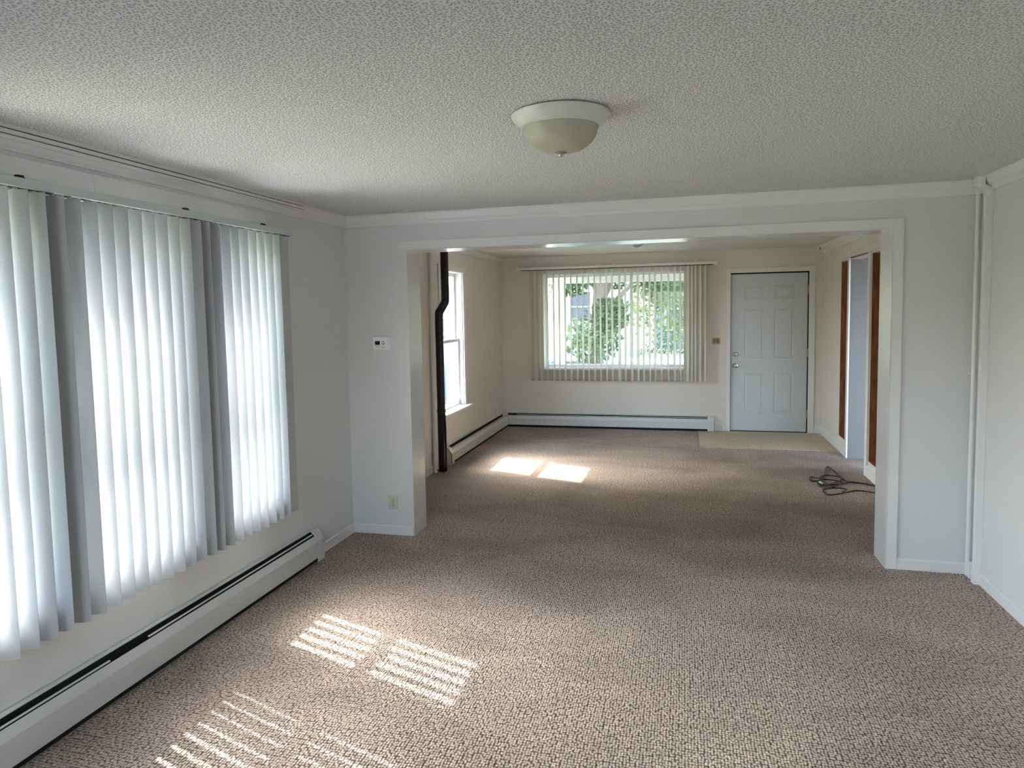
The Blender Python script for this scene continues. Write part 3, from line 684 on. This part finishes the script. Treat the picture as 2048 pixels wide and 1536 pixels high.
boxes('lower_text_marks', [(-2.140, -2.106, y-0.0268, y-0.026, 1.378, 1.3795), (-2.092, -2.068, y-0.0268, y-0.026, 1.376, 1.3775), (-2.092, -2.074, y-0.0268, y-0.026, 1.370, 1.3715)], M['ink'], th)

ou = thing('power_outlet', (-2.052, YP, 0.236), 'cream duplex power outlet low on the dividing wall', 'outlet')
box('cover_plate', -2.088, -2.016, YP-0.006, YP, 0.188, 0.285, M['cream'], ou, 0.0025)
for zc in (0.2555, 0.2175):
    bm = bmesh.new(); lathe(bm, [(0.0165, YP-0.0055), (0.0165, YP-0.0085), (0.0155, YP-0.009)], -2.052, 0, 'y', 24, zc)
    r = obj('receptacle', bm, M['cream'], ou)
    boxes('contact_slots', [(-2.060, -2.057, YP-0.0095, YP-0.009, zc-0.003, zc+0.006), (-2.047, -2.044, YP-0.0095, YP-0.009, zc-0.003, zc+0.006), (-2.0545, -2.0495, YP-0.0095, YP-0.009, zc-0.011, zc-0.006)], M['dark'], r)
bm = bmesh.new(); lathe(bm, [(0.003, YP-0.006), (0.003, YP-0.0075)], -2.052, 0, 'y', 12, 0.237); obj('plate_screw', bm, M['nickel'], ou)

sw = thing('light_switch', (0.411, BY, 1.178), 'tan double light switch plate left of the front door', 'light switch')
tan = mat('tan_plastic', (0.42, 0.36, 0.25, 1), 0.4, var=0); brn = mat('brown_recess', (0.14, 0.11, 0.06, 1), 0.5, var=0)
box('cover_plate', 0.360, 0.462, BY-0.007, BY, 1.135, 1.222, tan, sw, 0.002)
for x in (0.392, 0.430):
    r = box('switch_recess', x-0.012, x+0.012, BY-0.0078, BY-0.007, 1.155, 1.203, brn, sw)
    box('toggle', x-0.005, x+0.005, BY-0.018, BY-0.0078, 1.172, 1.188, tan, r)

# ------------------------------------------------------------ pipes
PX, PY = -2.372, 6.66
bp = thing('heating_pipe', (PX, PY, 0), 'glossy black floor-to-ceiling pipe with a bend beside the narrow window', 'pipe')
path = catmull([(PX, PY, 0.0), (PX, PY, 0.5), (PX, PY, 1.2), (PX, PY, 1.58), (PX+0.012, PY+0.005, 1.63), (PX+0.05, PY+0.02, 1.70), (PX+0.062, PY+0.025, 1.75), (PX+0.062, PY+0.025, 2.0), (PX+0.062, PY+0.025, BZ)], 6)
bm = bmesh.new(); tube(bm, path, 0.041, 24); obj('pipe_run', bm, M['pipe'], bp, smooth=True)
bm = bmesh.new(); lathe(bm, [(0.043, 0.60), (0.0455, 0.606), (0.0455, 0.63), (0.043, 0.636)], PX, PY, 'z', 24); obj('pipe_joint', bm, M['pipe'], bp, smooth=True)
bm = bmesh.new(); tube(bm, catmull([(PX+0.040, PY-0.012, 0.60), (PX+0.047, PY-0.01, 0.45), (PX+0.046, PY-0.008, 0.2), (PX+0.046, PY-0.008, 0.01)], 6), 0.006, 8); obj('pipe_wrap_edge', bm, M['pipe'], bp, smooth=True)
wp = thing('water_pipe', (-2.425, 6.58, 0), 'thin white pipe standing behind the black pipe', 'pipe')
bm = bmesh.new(); tube(bm, [(-2.425, 6.585, 0), (-2.425, 6.585, 1.2), (-2.425, 6.585, BZ)], 0.018, 14); obj('pipe_run', bm, M['trim'], wp, smooth=True)
bm = bmesh.new(); lathe(bm, [(0.023, 0.0), (0.023, 0.012)], -2.425, 6.585, 'z', 20); obj('floor_collar', bm, M['trim'], wp)

cd1 = thing('cable_conduit', (1.642, 4.63, 0), 'slim white round conduit on the dividing wall near the right corner', 'conduit')
bm = bmesh.new(); tube(bm, [(1.632, 4.632, 0.0), (1.632, 4.632, 1.0), (1.628, 4.632, 2.262)], 0.0115, 14); obj('conduit_run', bm, M['trim'], cd1, smooth=True)
bm = bmesh.new(); lathe(bm, [(0.014, 2.235), (0.014, 2.266)], 1.628, 4.632, 'z', 18); obj('top_fitting', bm, M['trim'], cd1)
boxes('wall_clip', [(1.618, 1.655, 4.641, YP-0.001, 1.2, 1.22)], M['trim'], cd1)
cd2 = thing('cable_raceway', (1.638, 4.50, 0), 'square white raceway on the right wall beside the corner', 'conduit')
bm = bmesh.new()
q = bx(bm, 1.618, XR-0.0005, 4.490, 4.528, 0.0, 2.215)
obj('raceway_run', bm, M['trim'], cd2, bevel=0.002)
bm = bmesh.new()
zz = [(2.205, 0.0), (2.245, 0.0), (2.268, -0.045), (ZC-0.001, -0.045)]
rr = [[bm.verts.new((x+dx*1.0, yy, z)) for x, yy in ((1.614, 4.482), (XR-0.0005 if dx == 0 else 1.655, 4.482), (XR-0.0005 if dx == 0 else 1.655, 4.532), (1.614, 4.532))] for z, dx in zz]
for i in range(3):
    for k in range(4): bm.faces.new((rr[i][k], rr[i][(k+1) % 4], rr[i+1][(k+1) % 4], rr[i+1][k]))
bm.faces.new(rr[0]); bm.faces.new(rr[-1][::-1]); obj('offset_elbow', bm, M['trim'], cd2, bevel=0.002)
box('corner_block', 1.596, 1.612, 4.55, 4.60, 2.27, ZC-0.001, M['trim'], cd2, 0.001)
box('bottom_coupling', 1.614, XR-0.0005, 4.486, 4.532, 0.0, 0.075, M['trim'], cd2, 0.002)
cd3 = tag(box('cable_box', 1.622, 1.650, 4.575, 4.598, 0.0, 0.10, M['trim'], None, 0.002), 'tiny white stub box on the floor between conduit and raceway', 'junction box')

# ------------------------------------------------------------ extension cord
c1 = [(1.66, 6.75), (1.567, 6.833), (1.453, 6.904), (1.42, 7.109), (1.408, 7.45), (1.380, 7.48), (1.343, 7.321), (1.292, 7.106), (1.23, 6.996), (1.165, 7.033), (1.135, 6.94), (1.142, 6.846), (1.263, 6.944), (1.363, 6.925), (1.394, 6.856), (1.291, 6.657), (1.25, 6.756), (1.229, 6.938), (1.183, 6.817), (1.182, 6.672), (1.216, 6.678), (1.377, 6.89), (1.425, 7.051), (1.358, 7.118), (1.292, 7.106), (1.227, 6.976), (1.27, 6.76), (1.40, 6.82), (1.47, 6.90), (1.60, 6.84), (1.655, 6.78)]
c2 = [(1.62, 6.49), (1.585, 6.51), (1.508, 6.57), (1.429, 6.563), (1.288, 6.437), (1.191, 6.37), (1.169, 6.48), (1.199, 6.588), (1.288, 6.639), (1.379, 6.622), (1.37, 6.56), (1.33, 6.50)]
c3 = [(1.33, 6.50), (1.30, 6.46)]
co = thing('extension_cord', (1.4, 6.8, 0), 'tangled black extension cord on the carpet near the right doorway', 'cord')
def cordz(pts):
    p = catmull([(x, y, 0.0055) for x, y in pts], 8)
    return [Vector((q.x, q.y, 0.0055 + 0.005*max(0, math.sin(i*0.16+1)))) for i, q in enumerate(p)]
bm = bmesh.new(); tube(bm, cordz(c1), 0.0052, 8); obj('cord_run', bm, M['cord'], co, smooth=True)
bm = bmesh.new(); tube(bm, cordz(c2), 0.0052, 8); obj('cord_loop', bm, M['cord'], co, smooth=True)
bm = bmesh.new(); tube(bm, [(1.215, 6.70, 0.016), (1.205, 6.74, 0.018), (1.197, 6.77, 0.018)], [0.012, 0.017, 0.015], 14)
for dx in (-0.006, 0.006): bx(bm, 1.194+dx-0.001, 1.194+dx+0.001, 6.77, 6.79, 0.014, 0.020)
p = obj('plug', bm, M['nickel'], co, smooth=True); p['label'] = 'pale metal plug end'

# ------------------------------------------------------------ outdoors
G = -0.9
tag(box('lawn', -60, 60, BY+4.3, 90, G-0.2, G, M['grass']), 'grass lawn in front of the house, seen through the picture window', 'lawn', kind='stuff')
tag(box('side_lawn', -60, -2.75, -40, BY+4.3, G-0.2, G-0.001, M['grass']), 'grass beside the house, outside the left windows', 'lawn', kind='stuff')
S(box('street', -60, 60, 30, 35.5, G, G+0.01, M['concrete']), 'pale street beyond the lawn', 'street')
S(box('driveway', -6.2, -3.6, 2, 27, G-0.001, G+0.006, M['concrete']), 'pale driveway beside the house', 'driveway')
S(box('rear_bounce_paving', -2.75, 60, -40, YB-0.4, G-0.2, G, M['concrete']), 'unseen paving behind the camera, made pale for neutral bounce light', 'patio')  # unseen ground, paved to keep green bounce out of the room
S(boxes('foundation', [(XO, 3.6, YB-0.2, BY+0.16, G-0.1, -0.12)], M['concrete']), 'house foundation', 'foundation')
# porch
S(box('porch_floor', -2.6, 3.6, BY+0.16, 11.1, G-0.05, -0.15, M['concrete']), 'front porch floor outside the door', 'porch')
S(box('porch_roof', -2.9, 3.6, BY+0.16, 11.1, 2.22, 2.42, M['porch']), 'white porch soffit above the picture window', 'porch')
S(box('porch_beam', -2.7, 3.6, 10.72, 10.86, 2.02, 2.22, M['porch']), 'white porch beam seen at the top of the picture window', 'porch')
pc = thing('porch_post', (-1.863, 10.79, -0.15), 'white porch post seen through the left part of the picture window', 'post')
box('shaft', -1.930, -1.796, 10.722, 10.858, -0.15, 2.02, M['porch'], pc, 0.006)
box('capital', -1.950, -1.776, 10.70, 10.88, 1.96, 2.02, M['porch'], pc, 0.006)
box('base', -1.950, -1.776, 10.70, 10.88, -0.15, -0.05, M['porch'], pc, 0.006)

def tree(x, y, h, cr, cw, n, label, tr=0.16, lean=0.0):
    t = thing('tree', (x, y, G), label, 'tree', 'trees across the front lawn')
    bm = bmesh.new(); tube(bm, catmull([(x, y, G+0.02), (x, y, G+0.4), (x+lean*0.3, y, G+h*0.25), (x+lean, y, G+h*0.55), (x+lean*1.2, y+0.1, G+h*0.8)], 6), [tr*(1-0.6*i/24) for i in range(25)], 12)
    for k in range(6):
        a = k*1.05; tube(bm, [(x+lean*0.6, y, G+h*(0.38+0.05*k)), (x+lean+math.cos(a)*cw*0.6, y+math.sin(a)*cw*0.6, G+h*(0.55+0.06*k))], [tr*0.4, tr*0.12], 6)
    obj('trunk', bm, M['bark'], t, smooth=True)
    bm = bmesh.new(); rg = random.Random(int(x*10+y))
    blobs = [(rg.gauss(0, cw*0.45), rg.gauss(0, cw*0.45), rg.uniform(cr[0], cr[1]), rg.uniform(0.5, 1.0)*cw*0.45) for _ in range(26)]
    for _ in range(n):
        b_ = blobs[rg.randrange(26)]; d = Vector((rg.gauss(0, 1), rg.gauss(0, 1), rg.gauss(0, 0.8))).normalized()*b_[3]*rg.random()**0.4
        c = Vector((x+lean+b_[0], y+b_[1], b_[2]))+d; c.z = max(c.z, G+0.2); s = rg.uniform(0.05, 0.11)
        u = Vector((rg.gauss(0, 1), rg.gauss(0, 1), rg.gauss(0, 1))).normalized(); v = u.orthogonal().normalized()
        bm.faces.new([bm.verts.new(c+u*s), bm.verts.new(c+v*s*0.5), bm.verts.new(c-u*s), bm.verts.new(c-v*s*0.5)])
    f = obj('foliage', bm, M['leaf'], t); f['kind'] = 'stuff'
tree(-1.9, 15.5, 6.0, (0.9, 5.2), 1.5, 14000, 'leafy tree nearest the porch, with a thick dark trunk', 0.24, 0.15)
tree(0.2, 20.5, 6.5, (1.2, 6.0), 2.2, 15000, 'broad green tree filling the right half of the picture window', 0.18, -0.2)
tree(-11.0, 52.0, 10.0, (2.0, 9.5), 3.2, 6000, 'tall tree beyond the street, behind the far houses', 0.3)
tree(-0.9, 62.0, 12.0, (1.6, 11.0), 4.5, 6000, 'hazy tree beyond the street behind the porch tree', 0.3)
tree(-9.0, 31.0, 8.0, (1.5, 7.0), 2.6, 6000, 'tree beyond the neighbouring house', 0.3)
def bush(x, y, w, h, label):
    bm = bmesh.new(); rg = random.Random(int(x*7+y))
    for _ in range(1400):
        d = Vector((rg.gauss(0, 1), rg.gauss(0, 1), abs(rg.gauss(0, 1)))).normalized()*rg.random()**0.3
        c = Vector((x+d.x*w, y+d.y*0.5, G+0.1+d.z*h)); s = rg.uniform(0.04, 0.08); u = Vector((rg.gauss(0, 1), rg.gauss(0, 1), rg.gauss(0, 1))).normalized(); v = u.orthogonal().normalized()
        bm.faces.new([bm.verts.new(c+u*s), bm.verts.new(c+v*s*0.5), bm.verts.new(c-u*s), bm.verts.new(c-v*s*0.5)])
    tag(obj('bush', bm, M['leaf']), label, 'bush')
bush(-3.3, 21.2, 1.2, 1.0, 'low bush in front of the blue-grey house')
bush(-0.6, 37.5, 1.6, 1.6, 'low bush beside the pale house across the street')

def siding(bm, x0, x1, y0, y1, z0, z1, step=0.13):
    n = int((z1-z0)/step)
    for k in range(n):
        z = z0+k*step
        a = [(x0, y0), (x1, y0), (x1, y1), (x0, y1)]
        lo = [bm.verts.new((p[0]+(-0.012 if p[0] == x0 else 0.012), p[1]+(-0.012 if p[1] == y0 else 0.012), z)) for p in a]
        hi = [bm.verts.new((p[0], p[1], z+step)) for p in a]
        for i in range(4): bm.faces.new((lo[i], lo[(i+1) % 4], hi[(i+1) % 4], hi[i]))
        bm.faces.new(lo[::-1]); bm.faces.new(hi)
def house(x0, x1, y0, y1, zt, wm, wins, label, ridge='x', side_wins=()):
    t = thing('house', ((x0+x1)/2, (y0+y1)/2, G), label, 'house', 'houses outside')
    bm = bmesh.new(); siding(bm, x0, x1, y0, y1, G, zt); obj('wall', bm, wm, t)
    bm = bmesh.new()
    if ridge == 'x': prism(bm, [(y0-0.4, zt-0.05), (y1+0.4, zt-0.05), ((y0+y1)/2, zt+2.0)], x0-0.4, x1+0.4, 'x')
    else: prism(bm, [(x0-0.4, zt-0.05), (x1+0.4, zt-0.05), ((x0+x1)/2, zt+2.0)], y0-0.4, y1+0.4, 'y')
    obj('roof', bm, M['roof'], t)
    for (wx0, wx1, wz0, wz1) in wins:
        f = boxes('window', [(wx0-0.08, wx0, y0-0.06, y0-0.01, wz0-0.08, wz1+0.08), (wx1, wx1+0.08, y0-0.06, y0-0.01, wz0-0.08, wz1+0.08), (wx0, wx1, y0-0.06, y0-0.01, wz1, wz1+0.08), (wx0, wx1, y0-0.06, y0-0.01, wz0-0.08, wz0),
            (wx0, wx1, y0-0.05, y0-0.02, (wz0+wz1)/2-0.025, (wz0+wz1)/2+0.025)], M['porch'], t)
        box('pane', wx0, wx1, y0-0.03, y0-0.015, wz0, wz1, M['winglass_dark'], f)
    for (wy0, wy1, wz0, wz1) in side_wins:
        X = x1
        f = boxes('window', [(X+0.01, X+0.06, wy0-0.10, wy0, wz0-0.1, wz1+0.1), (X+0.01, X+0.06, wy1, wy1+0.10, wz0-0.1, wz1+0.1), (X+0.01, X+0.06, wy0, wy1, wz1, wz1+0.1), (X+0.01, X+0.06, wy0, wy1, wz0-0.1, wz0)]
            + [(X+0.02, X+0.05, wy0, wy1, wz0+(wz1-wz0)*k/4-0.02, wz0+(wz1-wz0)*k/4+0.02) for k in (1, 2, 3)]
            + [(X+0.02, X+0.05, wy0+(wy1-wy0)*k/3-0.02, wy0+(wy1-wy0)*k/3+0.02, wz0, wz1) for k in (1, 2)], M['porch'], t)
        box('pane', X+0.015, X+0.03, wy0, wy1, wz0, wz1, M['winglass_dark'], f)
house(-14.5, -6.6, 11.0, 24.5, 5.2, M['siding_white'], [], 'pale neighbouring house with a many-paned window, seen through the narrow side window', 'y', side_wins=[(17.3, 19.6, 1.05, 2.65), (21.0, 22.4, 1.0, 2.6)])
house(-6.1, -2.95, 36, 44, 4.2, M['siding_blue'], [(-5.6, -4.6, 1.0, 2.5)], 'blue-grey house across the street seen left in the picture window')
house(-1.6, 4.4, 44, 52, 2.6, M['siding_white'], [(-1.0, 0.1, 0.3, 1.5), (1.4, 2.6, 0.3, 1.5)], 'low pale blue house across the street seen right in the picture window')

# parked car
def car(x, y, label):
    t = thing('car', (x, y, G), label, 'car')
    L_ = [(-2.1, 0.35), (-2.15, 0.62), (-1.95, 0.80), (-1.2, 0.90), (-0.75, 1.28), (0.55, 1.30), (1.15, 0.92), (1.95, 0.82), (2.15, 0.60), (2.1, 0.35)]
    bm = bmesh.new(); prism(bm, [(x+p, G+q) for p, q in L_], y-0.82, y+0.82, 'y'); obj('body', bm, M['car'], t, bevel=0.06)
    bm = bmesh.new(); prism(bm, [(x-1.02, G+0.94), (x-0.68, G+1.22), (x+0.50, G+1.24), (x+0.96, G+0.95)], y-0.835, y+0.835, 'y'); obj('side_glass', bm, M['winglass_dark'], t)
    for sx in (-1.35, 1.35):
        for sy in (-0.80, 0.62):
            bm = bmesh.new(); lathe(bm, [(0.31, y+sy), (0.33, y+sy+0.03), (0.33, y+sy+0.15), (0.31, y+sy+0.18)], x+sx, 0, 'y', 24, G+0.33); obj('wheel', bm, M['tyre'], t, smooth=True)
car(-2.5, 18.2, 'light blue parked car on the front drive, seen low in the picture window')
